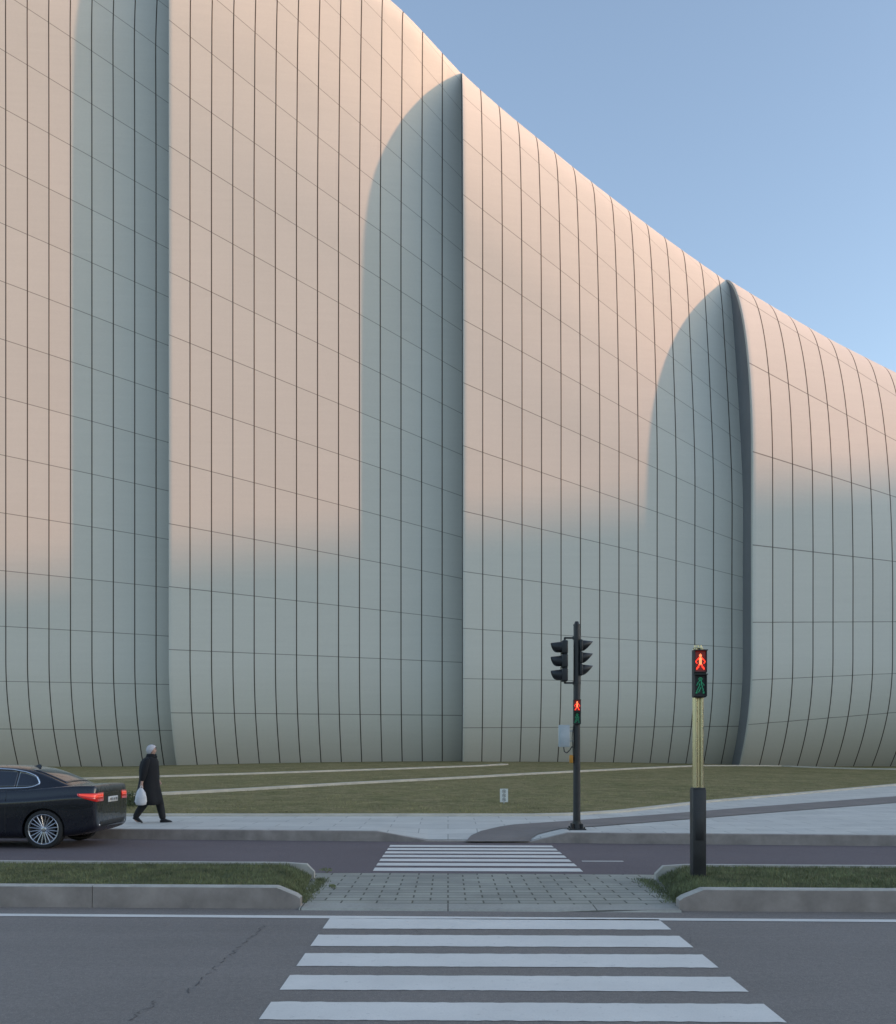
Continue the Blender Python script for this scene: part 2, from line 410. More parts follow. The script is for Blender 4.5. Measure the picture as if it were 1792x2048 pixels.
def blades(name, P, h, w, mat, label):
    n = len(P); P = np.array(P)
    ang = rng.uniform(0, 2*np.pi, n); hh = h*rng.uniform(.45, 1.25, n); ww = w*rng.uniform(.6, 1.2, n)
    lean = rng.normal(0, .5, (n, 2))*hh[:, None]
    V = np.zeros((n*3, 3)); dx = np.cos(ang)*ww/2; dy = np.sin(ang)*ww/2
    V[0::3] = P+np.stack([-dx, -dy, np.zeros(n)-.01], 1); V[1::3] = P+np.stack([dx, dy, np.zeros(n)-.01], 1)
    V[2::3] = P+np.stack([lean[:, 0], lean[:, 1], hh], 1)
    me = bpy.data.meshes.new(name); me.vertices.add(n*3); me.vertices.foreach_set("co", V.ravel())
    me.loops.add(n*3); me.loops.foreach_set("vertex_index", np.arange(n*3)); me.polygons.add(n)
    me.polygons.foreach_set("loop_start", np.arange(0, n*3, 3)); me.polygons.foreach_set("loop_total", np.full(n, 3)); me.update()
    o = new_obj(name, me, mat=mat); o["kind"] = "stuff"; o["label"] = label; o["category"] = "grass"; return o
P = []
for _ in range(26000):
    s = random.random(); x = -1.62-.17*s-.03-random.random()**1.3*7.5; y = (M1(x)+.16)*(1-s)+M2(x)*s
    dd = (-1.62-.17*s)-x; P.append((x, y, .012+.2*min(1, dd/.35)**.6))
for _ in range(26000):
    s = random.random(); x = 2.5+.22*s+.03+random.random()**1.3*7.5; y = (M1(x)+.16)*(1-s)+M2(x)*s
    dd = x-(2.5+.22*s); P.append((x, y, .012+.2*min(1, dd/.35)**.6))
for _ in range(1500):
    y = random.uniform(10.6, 12.6); P.append((-1.66+random.gauss(0, .05), y, .03)); P.append((2.58+random.gauss(0, .07), y, .03))
blades("grass", P, .038, .012, m_blade1, "short dark green grass on the raised median strips")

# ------------------------------------------------------------------ far pavement
cols = np.concatenate([np.linspace(-120, -10, 12), np.linspace(-8, -1.6, 6), np.linspace(-1.4, 2.4, 39), np.linspace(2.6, 20, 24), np.linspace(22, 120, 20)])
v = []
R = np.concatenate([np.linspace(0, 2.0, 11)])
for X in cols:
    y0 = K(X)+.14
    for r in R: 
        y = y0+r; v.append((X, y, pz(X, y)))
    yb = Yb(X)+.05
    for s in (.25, .5, .75, 1.0):
        y = y0+2+(yb-y0-2)*s; v.append((X, y, PZ))
structure(mesh_obj("pavement", v, grid_faces(len(cols), len(R)+4, flip=True), mat=m_pave))
v = []
for X in cols:
    y0 = K(X); h = pz(X, y0)+.006
    v += [(X, y0, -.1), (X, y0+.004, h-.012), (X, y0+.016, h), (X, y0+.15, h), (X, y0+.15, -.1)]
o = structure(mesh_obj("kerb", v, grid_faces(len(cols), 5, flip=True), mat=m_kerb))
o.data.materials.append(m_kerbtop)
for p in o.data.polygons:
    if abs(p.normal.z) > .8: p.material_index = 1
up = [hit(*p, pz, 15) for p in [(930, 1684), (942, 1672), (962, 1663), (1000, 1654), (1100, 1645), (1300, 1631), (1500, 1615), (1792, 1593)]]
lo = [hit(*p, pz, 15) for p in [(1058, 1684), (1064, 1677), (1075, 1670), (1110, 1661), (1200, 1653), (1350, 1641), (1550, 1625), (1792, 1606)]]
up.append((up[-1][0]+26, up[-1][1]+22, PZ)); lo.append((lo[-1][0]+30, lo[-1][1]+16, PZ))
def resample(P, n):
    P = np.array(P)[:, :2]; i = np.linspace(0, len(P)-1, n); return np.stack([np.interp(i, np.arange(len(P)), P[:, 0]), np.interp(i, np.arange(len(P)), P[:, 1])], 1)
U = resample(up, 65); L = resample(lo, 65); v = []
for a, b in zip(U, L):
    for s in np.linspace(0, 1, 9):
        p = b*(1-s)+a*s; v.append((p[0], p[1], pz(p[0], p[1])+.012))
structure(mesh_obj("cycle_path", v, grid_faces(65, 9), mat=m_cycle))

# ------------------------------------------------------------------ lawn
cols = np.concatenate([np.linspace(-140, -44, 10), np.linspace(-40, 44, 85), np.linspace(48, 140, 10)]); v = []
for X in cols:
    yb = Yb(X)
    for s in np.linspace(0, 1, 40):
        y = yb+(100-yb)*s; v.append((X, y, lz(X, y)+.01))
structure(mesh_obj("lawn", v, grid_faces(len(cols), 40, flip=True), mat=m_lawn, smooth=True))
P = []
while len(P) < 45000:
    y = 22.95+random.random()**1.6*26; x = random.uniform(-.5, .52)*y
    if y > Yb(x)+.1 and (math.sin(x*1.7+math.sin(y*.9)*2)+math.sin(y*1.3+x*.6)+random.gauss(0, .9)) > -.6: P.append((x, y, lz(x, y)+.01))
blades("lawn_grass", P, .04, .02, m_blade2, "dry olive lawn blades on the sloping lawn")
def edging(pts, w, h, name="lawn_edging", lab=None):
    P = resample(pts, 60); v = []
    for i, p in enumerate(P):
        d = P[min(i+1, 59)]-P[max(i-1, 0)]; n = np.array([-d[1], d[0]])/max(1e-6, np.hypot(*d))*w/2
        z = lz(p[0], p[1]); 
        for (s, zz) in ((-1, -.1), (-1, h), (1, h), (1, -.1)): v.append((p[0]+n[0]*s, p[1]+n[1]*s, z+zz))
    return structure(mesh_obj(name, v, grid_faces(60, 4, flip=True), mat=m_edge))
edging([hit(*p, lz, 21) for p in [(-300, 1568), (180, 1559), (500, 1549), (800, 1539), (960, 1533), (1010, 1530)]], .5, .09)
edging([hit(*p, lz, 21) for p in [(-200, 1607), (330, 1590), (500, 1581), (700, 1569), (950, 1556), (1200, 1542), (1400, 1532.5), (1560, 1527)]]+[(30, 68, 0), (50, 66, 0)], .45, .09)
edging([(x, Yb(x)+.0) for x in (-120, -20, -5, 1, 2, 3, 3.7, 4.4, 6, 7.6, 10, 12.7, 16, 20.4, 27, 34, 60)], .3, .05)

# ------------------------------------------------------------------ building
D0 = 72.0
OL = [(-900, -460), (-251, -420), (100, -340), (337, -265), (470, -205), (600, -130), (785, 0), (845, 62), (883, 104), (920, 143), (1002, 217), (1082, 282), (1158, 345), (1235, 405),
      (1311, 463), (1388, 517), (1463, 565), (1550, 618), (1650, 676), (1792, 748), (2090, 880), (2640, 1060), (3200, 1180)]
ox = np.array([a[0] for a in OL]); oy = np.array([a[1] for a in OL])
TH = np.linspace(0, math.pi/2, 120)
def shape(H):
    a = min(17.0, max(3.0, (H-9)*.8)); return a, 0.52*a
def silh(H):
    a, b = shape(H); z = H-a+a*np.sin(TH); Y = D0+b*(1-np.cos(TH)); k = (z-CH)/Y; i = int(np.argmax(k)); return z[i], Y[i]
Hx = np.arange(-70, 90, 1.0); Hh = []
for X in Hx:
    lo_, hi_ = 12.0, 110.0
    for _ in range(40):
        mid = (lo_+hi_)/2; z, Y = silh(mid)
        px = CX+F*X/Y; py = HY-F*(z-CH)/Y
        if py > np.interp(px, ox, oy): lo_ = mid
        else: hi_ = mid
    Hh.append(mid)
Hh = np.array(Hh); ker = np.array([1, 3, 4, 3, 1])/12.0
Hh = np.convolve(np.pad(Hh, 2, mode='edge'), ker, 'valid')
def Hof(X): return float(np.interp(X, Hx, Hh))
def roofoff(X, z):
    H = Hof(X); a, b = shape(H)
    if z <= H-a: return 0.0
    s = min(1, (z-(H-a))/a); return b*(1-math.sqrt(1-s*s))
def shp(s): return .85*s+.15*s**5
TS = math.tan(AZW); TZ = math.tan(EL)/math.cos(AZW)
def zref(X, zt): return zt+.7*max(0, silh(Hof(X))[0]-zt)
CAP = 3.9
def softcap(g): return -math.log(math.exp(-2.0*g)+math.exp(-2.0*CAP))/2.0+math.log(1+math.exp(-2.0*CAP))/2.0
bld = thing("building", (0, D0, 0), "flowing pale panelled cultural centre with vertical folds and curved roofline", "building")
edges_px = [-251, 337, 926, 1505, 2090, 2640]
EX = [(p-CX)/F*D0 for p in edges_px]
seamL = [[45, 142, 262, 384], [75, 201, 327, 453], [45, 143, 243, 357, 478, 609], [52, 140, 255, 410, 597, 785], [60, 140, 240, 340]]
seamR = [[41, 135, 234, 333], [72, 181, 269, 354], [50, 137, 210, 288, 357, 428], [100, 170, 265, 356, 443, 520], [90, 160, 250, 330]]
incL = [130, 126, 126, 188, 100]; incR = [99, 85, 71, 72, 80]
for si in range(5):
    Xa, Xb = EX[si], EX[si+1]; W = Xb-Xa; npan = 14 if si != 2 else 14.6
    ztip = silh(Hof(Xb))[0]
    et = [-2.0, -.5]; gt = [0.0, 0.0]
    for Dz in np.arange(.2, ztip+2, .4):
        w = 8.0*math.tanh(Dz/7.8); z = ztip-Dz
        fneed = TS*w+roofoff(Xb, z+TZ*w)-roofoff(Xb-w, z)
        et.append(zref(Xb-w, ztip)-z); gt.append(softcap(max(0, fneed/shp((W-w)/W))))
    ee = np.arange(-3, 120, .25); gg = np.interp(ee, et, gt); kk = np.hanning(13); kk /= kk.sum()
    gg = np.convolve(np.pad(gg, 6, mode='edge'), kk, 'valid')
    SL = seamL[si]+[seamL[si][-1]+incL[si]*(i+1) for i in range(26)]; SR = seamR[si]+[seamR[si][-1]+incR[si]*(i+1) for i in range(26)]
    SL = [SL[0]-260, SL[0]-130]+SL; SR = [SR[0]-260, SR[0]-130]+SR
    cols = [(0, 7.0, 1), (0, .42, 1), (0, .34, 0), (0, .06, 0), (.02, .015, 0), (.06, 0, 0)]+[(x, 0, 0) for x in list(np.linspace(.35, W*.9, 58))+list(np.linspace(W*.9, W, 18)[1:])]
    verts = []; uvs = []; nrow = 0
    for ci, (dx, bk, side) in enumerate(cols):
        X = Xa+dx; H = Hof(X); a, b = shape(H); s = dx/W
        zs = list(np.linspace(-.3, 9, 48)); offs = []
        Bt = 2.4+.045*max(0, X)
        offs = [Bt*((9-z)/9)**2.2 for z in zs]
        zv = list(np.linspace(9, H-a, 60)[1:]); zs += zv; offs += [0]*len(zv)
        for th in np.linspace(0, math.pi/2, 36)[1:]: zs.append(H-a+a*math.sin(th)); offs.append(b*(1-math.cos(th)))
        for k in (1, 2, 3): zs.append(H-1.2*k*k); offs.append(b+9*k)
        L = 0; pzv = zs[0]; po = offs[0]; arc = []
        for z, o_ in zip(zs, offs):
            L += math.hypot(z-pzv, o_-po) if z > 9 else z-pzv
            arc.append(L); pzv, po = z, o_
        shift = arc[47]-9.0
        Hk = [(l*(1-s)+r*s) for l, r in zip(SL, SR)]
        zr = zref(X, ztip)
        for ri, (z, o_, ar) in enumerate(zip(zs, offs, arc)):
            gk = float(np.interp(zr-z, ee, gg)) if ri < len(zs)-3 else 0
            # beyond the shadowed recess the groove does not need to deepen further near the tip
            fo = gk*shp(s) if s < .8 else gk*shp(.8)+(min(gk, 2.7))*(shp(s)-shp(.8))
            hp = ((ar-shift)-CH)*F/D0
            vv = np.interp(hp, Hk, np.arange(len(Hk)))
            verts.append((X, o_+fo+bk, z)); uvs.append((dx/W*npan+(.035 if dx < .3 else 0), vv) if not (side or bk > .02) else (.5, .5))
        nrow = len(zs)
    nc = len(cols); fs = grid_faces(nc, nrow)
    me = bpy.data.meshes.new("facade_shell"); me.from_pydata(verts, [], fs); me.update()
    ul = me.uv_layers.new(name="UVMap")
    li = np.zeros(len(me.loops), dtype=int); me.loops.foreach_get("vertex_index", li)
    ul.data.foreach_set("uv", np.array(uvs)[li].ravel())
    o = new_obj("facade_shell", me, bld, m_facade, True); me.materials.append(m_return_shade)
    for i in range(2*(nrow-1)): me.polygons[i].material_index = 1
    try: me.set_sharp_from_angle(angle=math.radians(24))
    except Exception: pass

# ------------------------------------------------------------------ street furniture
m_black = M("black_painted_steel", (0.018, 0.018, 0.02), 0.45, var=.3, scale=6, bump=.1)
m_blackp = M("black_plastic", (0.014, 0.015, 0.017), 0.5, var=.2)
m_alu = M("brushed_metal_profile", (0.50, 0.45, 0.30), 0.26, metal=1.0, var=.05, scale=2)
m_dark = M("dark_recess", (0.01, 0.01, 0.012), 0.6)
m_boxg = M("grey_enclosure", (0.42, 0.45, 0.46), 0.5, var=.1)
m_yel = M("yellow_plastic", (0.48, 0.21, 0.02), 0.45)
m_red = M("red_led", (0.5, 0.02, 0.01), .4, emis=(1, 0.04, 0.015), estr=2.2)
m_redh = M("red_led_core", (0.6, 0.1, 0.05), .4, emis=(1, 0.22, 0.08), estr=1.9)
m_redglow = M("red_lens", (0.08, 0.006, 0.005), .4, emis=(1, 0.02, 0.01), estr=.07)
m_grn = M("green_led", (0.01, 0.12, 0.06), .4, emis=(0.0, 0.42, 0.2), estr=.3)
m_lens = M("dark_lens", (0.02, 0.012, 0.012), 0.15)
STAND = [".....X.....", "....XXX....", "....XXX....", ".....X.....", "...XXXXX...", "..XXXXXXX..", ".X..XXX..X.", "X...XXX...X", "X...XXX...X", ".X..XXX..X.", "....XXX....", "...XX.XX...", "...X...X...", "..XX...XX..", ".XX.....XX.", ".X.......X."]
WALK = ["....XXX....", "...X...X...", "....XXX....", "....X.X....", "...X..X....", "..X...XX...", "..X.X.X.X..", ".X..X.X..X.", "....X..X...", "...X...X...", "...X.X.X...", "..X..X..X..", "..X.X...X..", ".X..X...X..", ".X.X.....X.", "XX......XX."]
def led(parent, bmp, cx, y, cz, w, mat, name, core=None):
    bm = bmesh.new(); st = w/11; sv = st*1.12
    for r, row in enumerate(bmp):
        for c, ch in enumerate(row):
            if ch == 'X':
                x = cx+(c-5)*st; z = cz+(7.5-r)*sv
                box(bm, (x, y-.002, z), (st*.92, .004, sv*.92))
    o = bm_obj(name, bm, parent, mat)
    if core: 
        o.data.materials.append(core)
        for p in o.data.polygons:
            if abs(p.center.x-cx) < st*1.6 and p.center.z > cz-3.5*sv: p.material_index = 1
def ped_head(root, cx, yf, z0, z1, w, d, nm="pedestrian_signal"):
    bm = bmesh.new(); h = z1-z0
    box(bm, (cx, yf+d/2, (z0+z1)/2), (w, d, h), .012)
    for k in (0, 1):
        zc = z0+h*(.25+.5*k); s = w*.44; hh = h*.23
        box(bm, (cx-s, yf-.012, zc), (.012, .03, hh*2)); box(bm, (cx+s, yf-.012, zc), (.012, .03, hh*2))
        box(bm, (cx, yf-.03, zc+hh-.004), (s*2+.012, .075, .010)); box(bm, (cx, yf-.012, zc-hh+.004), (s*2-.012, .03, .010))
    o = bm_obj(nm, bm, root, m_blackp)
    for k, m_ in ((0, m_dark), (1, m_redglow)):
        zc = z0+h*(.25+.5*k); b2 = bmesh.new(); box(b2, (cx, yf-.004, zc), (w*.8, .006, h*.43)); bm_obj("lens", b2, o, m_)
    st = w*.74
    led(o, STAND, cx, yf-.008, z0+h*.74, st, m_red, "red_figure", m_redh)
    led(o, WALK, cx, yf-.008, z0+h*.245, st, m_grn, "green_figure")
    return o
tx, ty = (1396-CX)/F*11.55, 11.55
zt = CH+205/F*ty
s2 = thing("traffic_light", (tx, ty, .2), "pedestrian light on metal column with black base, red figure lit", "traffic light", group="traffic lights at the crossing")
def zz2(py): return CH-(py-HY)/F*ty-.2
bm = bmesh.new(); box(bm, (0, 0, (zz2(1578)-.25)/2), (.162, .162, zz2(1578)+.25), .012)
box(bm, (0, 0, zz2(1578)+.004), (.15, .15, .03), .008); box(bm, (0, -.083, .62), (.10, .006, .34), .003)
bm_obj("column_base", bm, s2, m_black, angle=40)
bm = bmesh.new()
zA, zB = zz2(1576), zz2(1298)
for ix in (-1, 1):
    for iy in (-1, 1): cyl(bm, (ix*.036, iy*.036, zA), (ix*.036, iy*.036, zB+.0), .022, seg=20)
box(bm, (0, 0, (zA+zB)/2), (.05, .05, zB-zA-.01))
box(bm, (0, 0, zB+.01), (.10, .10, .02), .005)
bm_obj("column", bm, s2, m_alu, angle=40)
for ix in (-.035, 0, .035):
    bm = bmesh.new(); cyl(bm, (ix, 0, zB+.02), (ix, 0, zB+.045), .012, seg=10); bm_obj("cap_bolt", bm, s2, m_alu)
ped_head(s2, -.014, -.155, zz2(1396), zz2(1301), .158, .095)
by = 19.0; bx = (1153.5-CX)/F*by
s1 = thing("traffic_light", (bx, by, PZ), "tall black pole with side signal heads and lit red figure", "traffic light", group="traffic lights at the crossing")
def z1(py): return CH-(py-HY)/F*by-PZ
bm = bmesh.new(); cyl(bm, (0, 0, 0), (0, 0, z1(1250)), .075, .066, 24); cyl(bm, (0, 0, z1(1250)), (0, 0, z1(1243)), .06, .035, 24)
cyl(bm, (0, 0, z1(1250)-.01), (0, 0, z1(1250)+.01), .072, .072, 24)
bm_obj("pole", bm, s1, m_black, angle=40)
bm = bmesh.new(); box(bm, (0, 0, .012), (.34, .34, .024), .004); cyl(bm, (0, 0, .02), (0, 0, .16), .10, .085, 24)
for a in range(4):
    t = math.pi/4+a*math.pi/2; d = Vector((math.cos(t), math.sin(t), 0))
    cyl(bm, d*.19+Vector((0, 0, .02)), d*.19+Vector((0, 0, .06)), .016, seg=8)
    r = Matrix.Rotation(t, 3, 'Z'); box(bm, d*.115+Vector((0, 0, .07)), (.08, .012, .10), rot=r)
bm_obj("base_plate", bm, s1, m_black)
def head3(root, sx, yoff, zlo, zhi, x0, dep_, ex):
    bm = bmesh.new(); h = zhi-zlo
    for k in range(3):
        zc = zlo+h*(k+.5)/3; box(bm, (x0+sx*dep_/2, yoff, zc), (dep_, .25, h/3-.012), .025, 3)
    box(bm, (x0+sx*dep_*.35, yoff, (zlo+zhi)/2), (dep_*.6, .2, h-.03))
    o = bm_obj("signal_head", bm, root, m_blackp, angle=50)
    for k in range(3):
        zc = zlo+h*(k+.5)/3; bv = bmesh.new(); xf = x0+sx*dep_; R_ = .112
        a0, a1, n = -60, 240, 34; rings = []
        for (rr, ext) in ((R_, 1), (R_-.006, 1)):
            base = []; tip = []
            for i in range(n+1):
                t = math.radians(a0+(a1-a0)*i/n); up_ = max(0, (math.sin(t)+.87)/1.87)
                ln = .03+.18*up_**ex
                base.append(bv.verts.new((xf-sx*.005, yoff+math.cos(t)*rr, zc+math.sin(t)*rr)))
                tip.append(bv.verts.new((xf+sx*ln, yoff+math.cos(t)*rr*.97, zc+math.sin(t)*rr*.97-.022*ln/.22)))
            for i in range(n): bv.faces.new((base[i], base[i+1], tip[i+1], tip[i]))
            rings.append(tip)
        for i in range(n): bv.faces.new((rings[0][i], rings[0][i+1], rings[1][i+1], rings[1][i]))
        bm_obj("visor", bv, o, m_blackp, smooth=True)
        bl = bmesh.new(); vs = ico(bl, (xf, yoff, zc), (.03, .098, .098), 2); bm_obj("lens", bl, o, m_lens, smooth=True)
    return o
head3(s1, -1, -.02, z1(1364), z1(1281), -.19, .12, .3)
head3(s1, 1, .02, z1(1352), z1(1279), .045, .07, .8)
for z in (z1(1276), z1(1366)):
    bm = bmesh.new(); box(bm, (-.14, -.01, z), (.22, .04, .035), .006); box(bm, (-.24, -.01, z+(.03 if z < 3.2 else -.03)), (.04, .04, .08), .006)
    cyl(bm, (0, 0, z-.03), (0, 0, z+.03), .084, seg=20)
    bm_obj("bracket", bm, s1, m_black)
ped_head(s1, -.01, -.13, z1(1449), z1(1399), .15, .07)
bm = bmesh.new(); box(bm, (-.255, -.02, (z1(1450)+z1(1494))/2), (.215, .16, z1(1450)-z1(1494)), .015); box(bm, (-.255, -.104, (z1(1450)+z1(1494))/2), (.18, .008, .38), .003)
box(bm, (-.12, 0, z1(1462)), (.1, .05, .03)); box(bm, (-.12, 0, z1(1482)), (.1, .05, .03))
bm_obj("control_box", bm, s1, m_boxg, angle=40)
bm = bmesh.new(); tube(bm, [(-.26, 0, z1(1494)), (-.25, 0, z1(1503)), (-.2, -.01, z1(1506)), (-.14, -.03, z1(1500)), (-.10, -.03, z1(1493)), (-.07, -.03, z1(1496))], .01); bm_obj("cable", bm, s1, m_black)
bm = bmesh.new(); tube(bm, [(-.07, -.05, z1(1450)), (-.1, -.06, z1(1475)), (-.075, -.05, z1(1512))], .008); bm_obj("cable", bm, s1, m_black)
bm = bmesh.new(); box(bm, (-.115, -.02, z1(1518)), (.07, .10, .16), .02, 3); cyl(bm, (-.115, -.07, z1(1519)), (-.115, -.085, z1(1519)), .02, seg=14)
bm_obj("push_button_box", bm, s1, m_yel, angle=40)

hx, hy, hz = hit(1008, 1608, lz, 22)
sg = thing("lawn_sign", (hx, hy, hz), "small white lawn notice with three round prohibition symbols", "sign")
bm = bmesh.new(); sc = hy/F
box(bm, (0, 0, 17*sc), (16*sc, .012, 27*sc), .004); bm_obj("sign_panel", bm, sg, M("white_sign", (.72, .72, .70), .5, var=.06))
bm = bmesh.new(); cyl(bm, (0, .015, -.1), (0, .015, 24*sc), .012, seg=10); bm_obj("post", bm, sg, m_boxg)
m_ink = M("dark_sign_ink", (.05, .045, .045), .6); 
for k in range(3):
    bm = bmesh.new(); zc = (17+(k-1)*8.4)*sc; r = 3.3*sc
    for i in range(20):
        t0 = 2*math.pi*i/20; t1 = 2*math.pi*(i+1)/20
        cyl(bm, (math.cos(t0)*r, -.009, zc+math.sin(t0)*r), (math.cos(t1)*r, -.009, zc+math.sin(t1)*r), .0045, seg=5)
    cyl(bm, (-r*.7, -.009, zc+r*.7), (r*.7, -.009, zc-r*.7), .004, seg=5)
    box(bm, (0, -.009, zc-.004), (r*.5, .004, r*.7)); box(bm, (r*.2, -.009, zc+r*.45), (r*.35, .004, r*.3))
    bm_obj("prohibition_symbol", bm, sg, m_ink)

# ------------------------------------------------------------------ car
m_carp = M("black_navy_car_paint", (0.0035, 0.005, 0.012), 0.28, metal=.2, var=.05, coat=.8)
m_glass = M("tinted_glass", (0.006, 0.010, 0.02), 0.06, var=.1, coat=.6, spec=.8)
m_chrome = M("chrome", (0.8, 0.81, 0.83), 0.15, metal=1.0, var=.03)
m_tyre = M("tyre_rubber", (0.018, 0.018, 0.019), 0.8, bump=.2)
m_rim = M("alloy_rim", (0.48, 0.48, 0.50), 0.28, metal=.9, var=.06)
m_tail = M("tail_light_red", (0.30, 0.010, 0.007), 0.12, coat=.8, emis=(1, .03, .015), estr=.2)
m_tail2 = M("tail_light_bright", (0.6, 0.05, 0.03), 0.12, coat=.8, emis=(1, .08, .04), estr=.55)
m_plate = M("number_plate_white", (.6, .6, .59), .4, var=.04)
XR, YC = -6.33, 17.93
car = thing("car", (XR, YC, -.03), "near-black saloon car with chrome window trim and red tail lights", "car", rot=math.pi)
def loft(stations, secf):
    v = []; n = None
    for st in stations:
        half = secf(*st)
        ring = [(st[0], y, z) for (y, z) in half]+[(st[0], -y, z) for (y, z) in half[::-1] if y > 1e-6]
        n = len(ring); v += ring
    fs = []
    for i in range(len(stations)-1):
        for j in range(n):
            k = (j+1) % n; fs.append((i*n+j, i*n+k, (i+1)*n+k, (i+1)*n+j))
    fs.append(tuple(range(n))[::-1]); fs.append(tuple((len(stations)-1)*n+j for j in range(n)))
    me = bpy.data.meshes.new("loft"); me.from_pydata(v, [], fs)
    bm = bmesh.new(); bm.from_mesh(me); bmesh.ops.recalc_face_normals(bm, faces=bm.faces); bm.to_mesh(me); bm.free()
    o = bpy.data.objects.new("loft", me); COL.objects.link(o)
    s = o.modifiers.new("s", 'SUBSURF'); s.levels = 2; s.render_levels = 2
    m2 = evaluated(o); bpy.data.objects.remove(o)
    o = bpy.data.objects.new("loft", m2); COL.objects.link(o); return o
def sec(x, w, top, zb):
    return [(0, zb), (w*.80, zb), (w*.95, zb+.03), (w*.985, zb+.10), (w*.985, zb+.16), (w*.995, zb+(top-zb)*.45), (w*1.0, top-.25), (w*.998, top-.20), (w*.965, top-.185), (w*.95, top-.11), (w*.925, top-.03), (w*.90, top-.005), (w*.78, top), (0, top+.012)]
low = loft([(0.00, .74, .95, .36), (.008, .82, 1.07, .34), (.035, .865, 1.125, .31), (.08, .885, 1.13, .28), (.30, .91, 1.135, .22), (.6, .925, 1.12, .19), (1.1, .935, 1.07, .17), (1.7, .935, 1.04, .17), (2.5, .93, 1.01, .17), (3.2, .93, .99, .17), (3.7, .925, .95, .17), (4.2, .90, .89, .18), (4.6, .85, .81, .2), (4.82, .76, .73, .22), (4.92, .6, .62, .28)], sec)
def sec2(x, wb, wt, zt_, zd):
    h = zt_-zd
    return [(0, zd-.12), (wb-.05, zd-.12), (wb, zd-.06), (wb-.015, zd+h*.12), (wt+(wb-wt)*.42, zd+h*.55), (wt+.03, zt_-h*.10-.01), (wt-.07, zt_-.003), (0, zt_+.018)]
gh = loft([(.46, .70, .62, 1.10, 1.04), (.64, .76, .62, 1.17, 1.03), (.88, .80, .60, 1.28, 1.02), (1.12, .82, .585, 1.385, 1.02), (1.4, .835, .58, 1.46, 1.01), (1.9, .84, .585, 1.49, 1.0), (2.4, .84, .585, 1.475, .99), (2.8, .83, .57, 1.40, .98), (3.2, .81, .56, 1.21, .96), (3.55, .78, .6, 1.0, .94)], sec2)
def boolean(a, b, op):
    m = a.modifiers.new("b", 'BOOLEAN'); m.operation = op; m.object = b; m.solver = 'EXACT'
    me = evaluated(a); a.modifiers.clear(); a.data = me; bpy.data.objects.remove(b)
boolean(low, gh, 'UNION')
WX = (.92, 3.90)
for wx in WX:
    for sy in (-1, 1):
        bm = bmesh.new(); cyl(bm, (wx, sy*.60, .350), (wx, sy*1.2, .350), .378, seg=48); bmesh.ops.recalc_face_normals(bm, faces=bm.faces)
        me = bpy.data.meshes.new("c"); bm.to_mesh(me); bm.free(); c = bpy.data.objects.new("c", me); COL.objects.link(c)
        boolean(low, c, 'DIFFERENCE')
low.name = "body"; low.parent = car; body = low
body.data.materials.clear(); body.data.materials.append(m_carp)
for p in body.data.polygons: p.use_smooth = True
try: body.data.set_sharp_from_angle(angle=math.radians(38))
except Exception: pass
bm = bmesh.new(); bm.from_mesh(body.data); bvh = BVHTree.FromBMesh(bm); bm.free()
def cast(o_, d, off):
    d = Vector(d).normalized(); h = bvh.ray_cast(Vector(o_), d)
    return (h[0]-d*off) if h[0] is not None else None
def patch(name, rays, nr, nc, off, mat, parent=None, mirror=False, smooth=True):
    vs = [cast(o_, d, off) for o_, d in rays]
    last = next(x for x in vs if x is not None)
    for i, x in enumerate(vs):
        if x is None: vs[i] = last
        else: last = x
    out = []
    for sgn in ((1, -1) if mirror else (1,)):
        me = bpy.data.meshes.new(name); me.from_pydata([(p.x, p.y*sgn, p.z) for p in vs], [], grid_faces(nr, nc)); me.update()
        o = new_obj(name, me, parent or car, mat, smooth); sd = o.modifiers.new("t", 'SOLIDIFY'); sd.thickness = .004; sd.offset = 0
        out.append(o)
    return out
zup = lambda x: float(np.interp(x, [1.24, 1.28, 1.36, 1.5, 1.75, 2.1, 2.5, 2.8, 3.1, 3.4], [1.19, 1.255, 1.305, 1.355, 1.40, 1.42, 1.405, 1.36, 1.25, 1.10]))
zlo = lambda x: float(np.interp(x, [1.24, 1.28, 1.36, 1.45, 3.4], [1.16, 1.135, 1.11, 1.10, 1.045]))
SH = .16
for (a, b) in ((1.25, 1.62), (1.645, 2.28), (2.33, 3.38)):
    rays = []
    for x in np.linspace(a, b, 16):
        for s in np.linspace(.0, 1, 7):
            rays.append(((x-SH, 2, zlo(x)*(1-s)+zup(x)*s), (0, -1, 0)))
    patch("side_window", rays, 16, 7, .006, m_glass, mirror=True)
for sgn in (1, -1):
    bm = bmesh.new(); pts = [(x, zup(x)+.012) for x in np.linspace(3.38, 1.24, 40)]+[(1.225, 1.175)]+[(x, zlo(x)-.012) for x in np.linspace(1.24, 3.38, 40)]
    P3 = [cast((x-SH, 2, z), (0, -1, 0), .006) for x, z in pts]; P3 = [Vector((p.x, p.y*sgn, p.z)) for p in P3 if p]
    tube(bm, P3, .014, 6); bm_obj("window_trim", bm, car, m_chrome)
rays = [((x, y*(.92+.12*(1.3-x)), 3), (0, 0, -1)) for x in np.linspace(.64, 1.26, 12) for y in np.linspace(-.56, .56, 14)]
patch("rear_window", rays, 12, 14, .006, m_glass)
rays = [((x, y*(.85+.16*(x-2.65)), 3), (0, 0, -1)) for x in np.linspace(2.68, 3.4, 12) for y in np.linspace(-.62, .62, 14)]
patch("windscreen", rays, 12, 14, .006, m_glass)
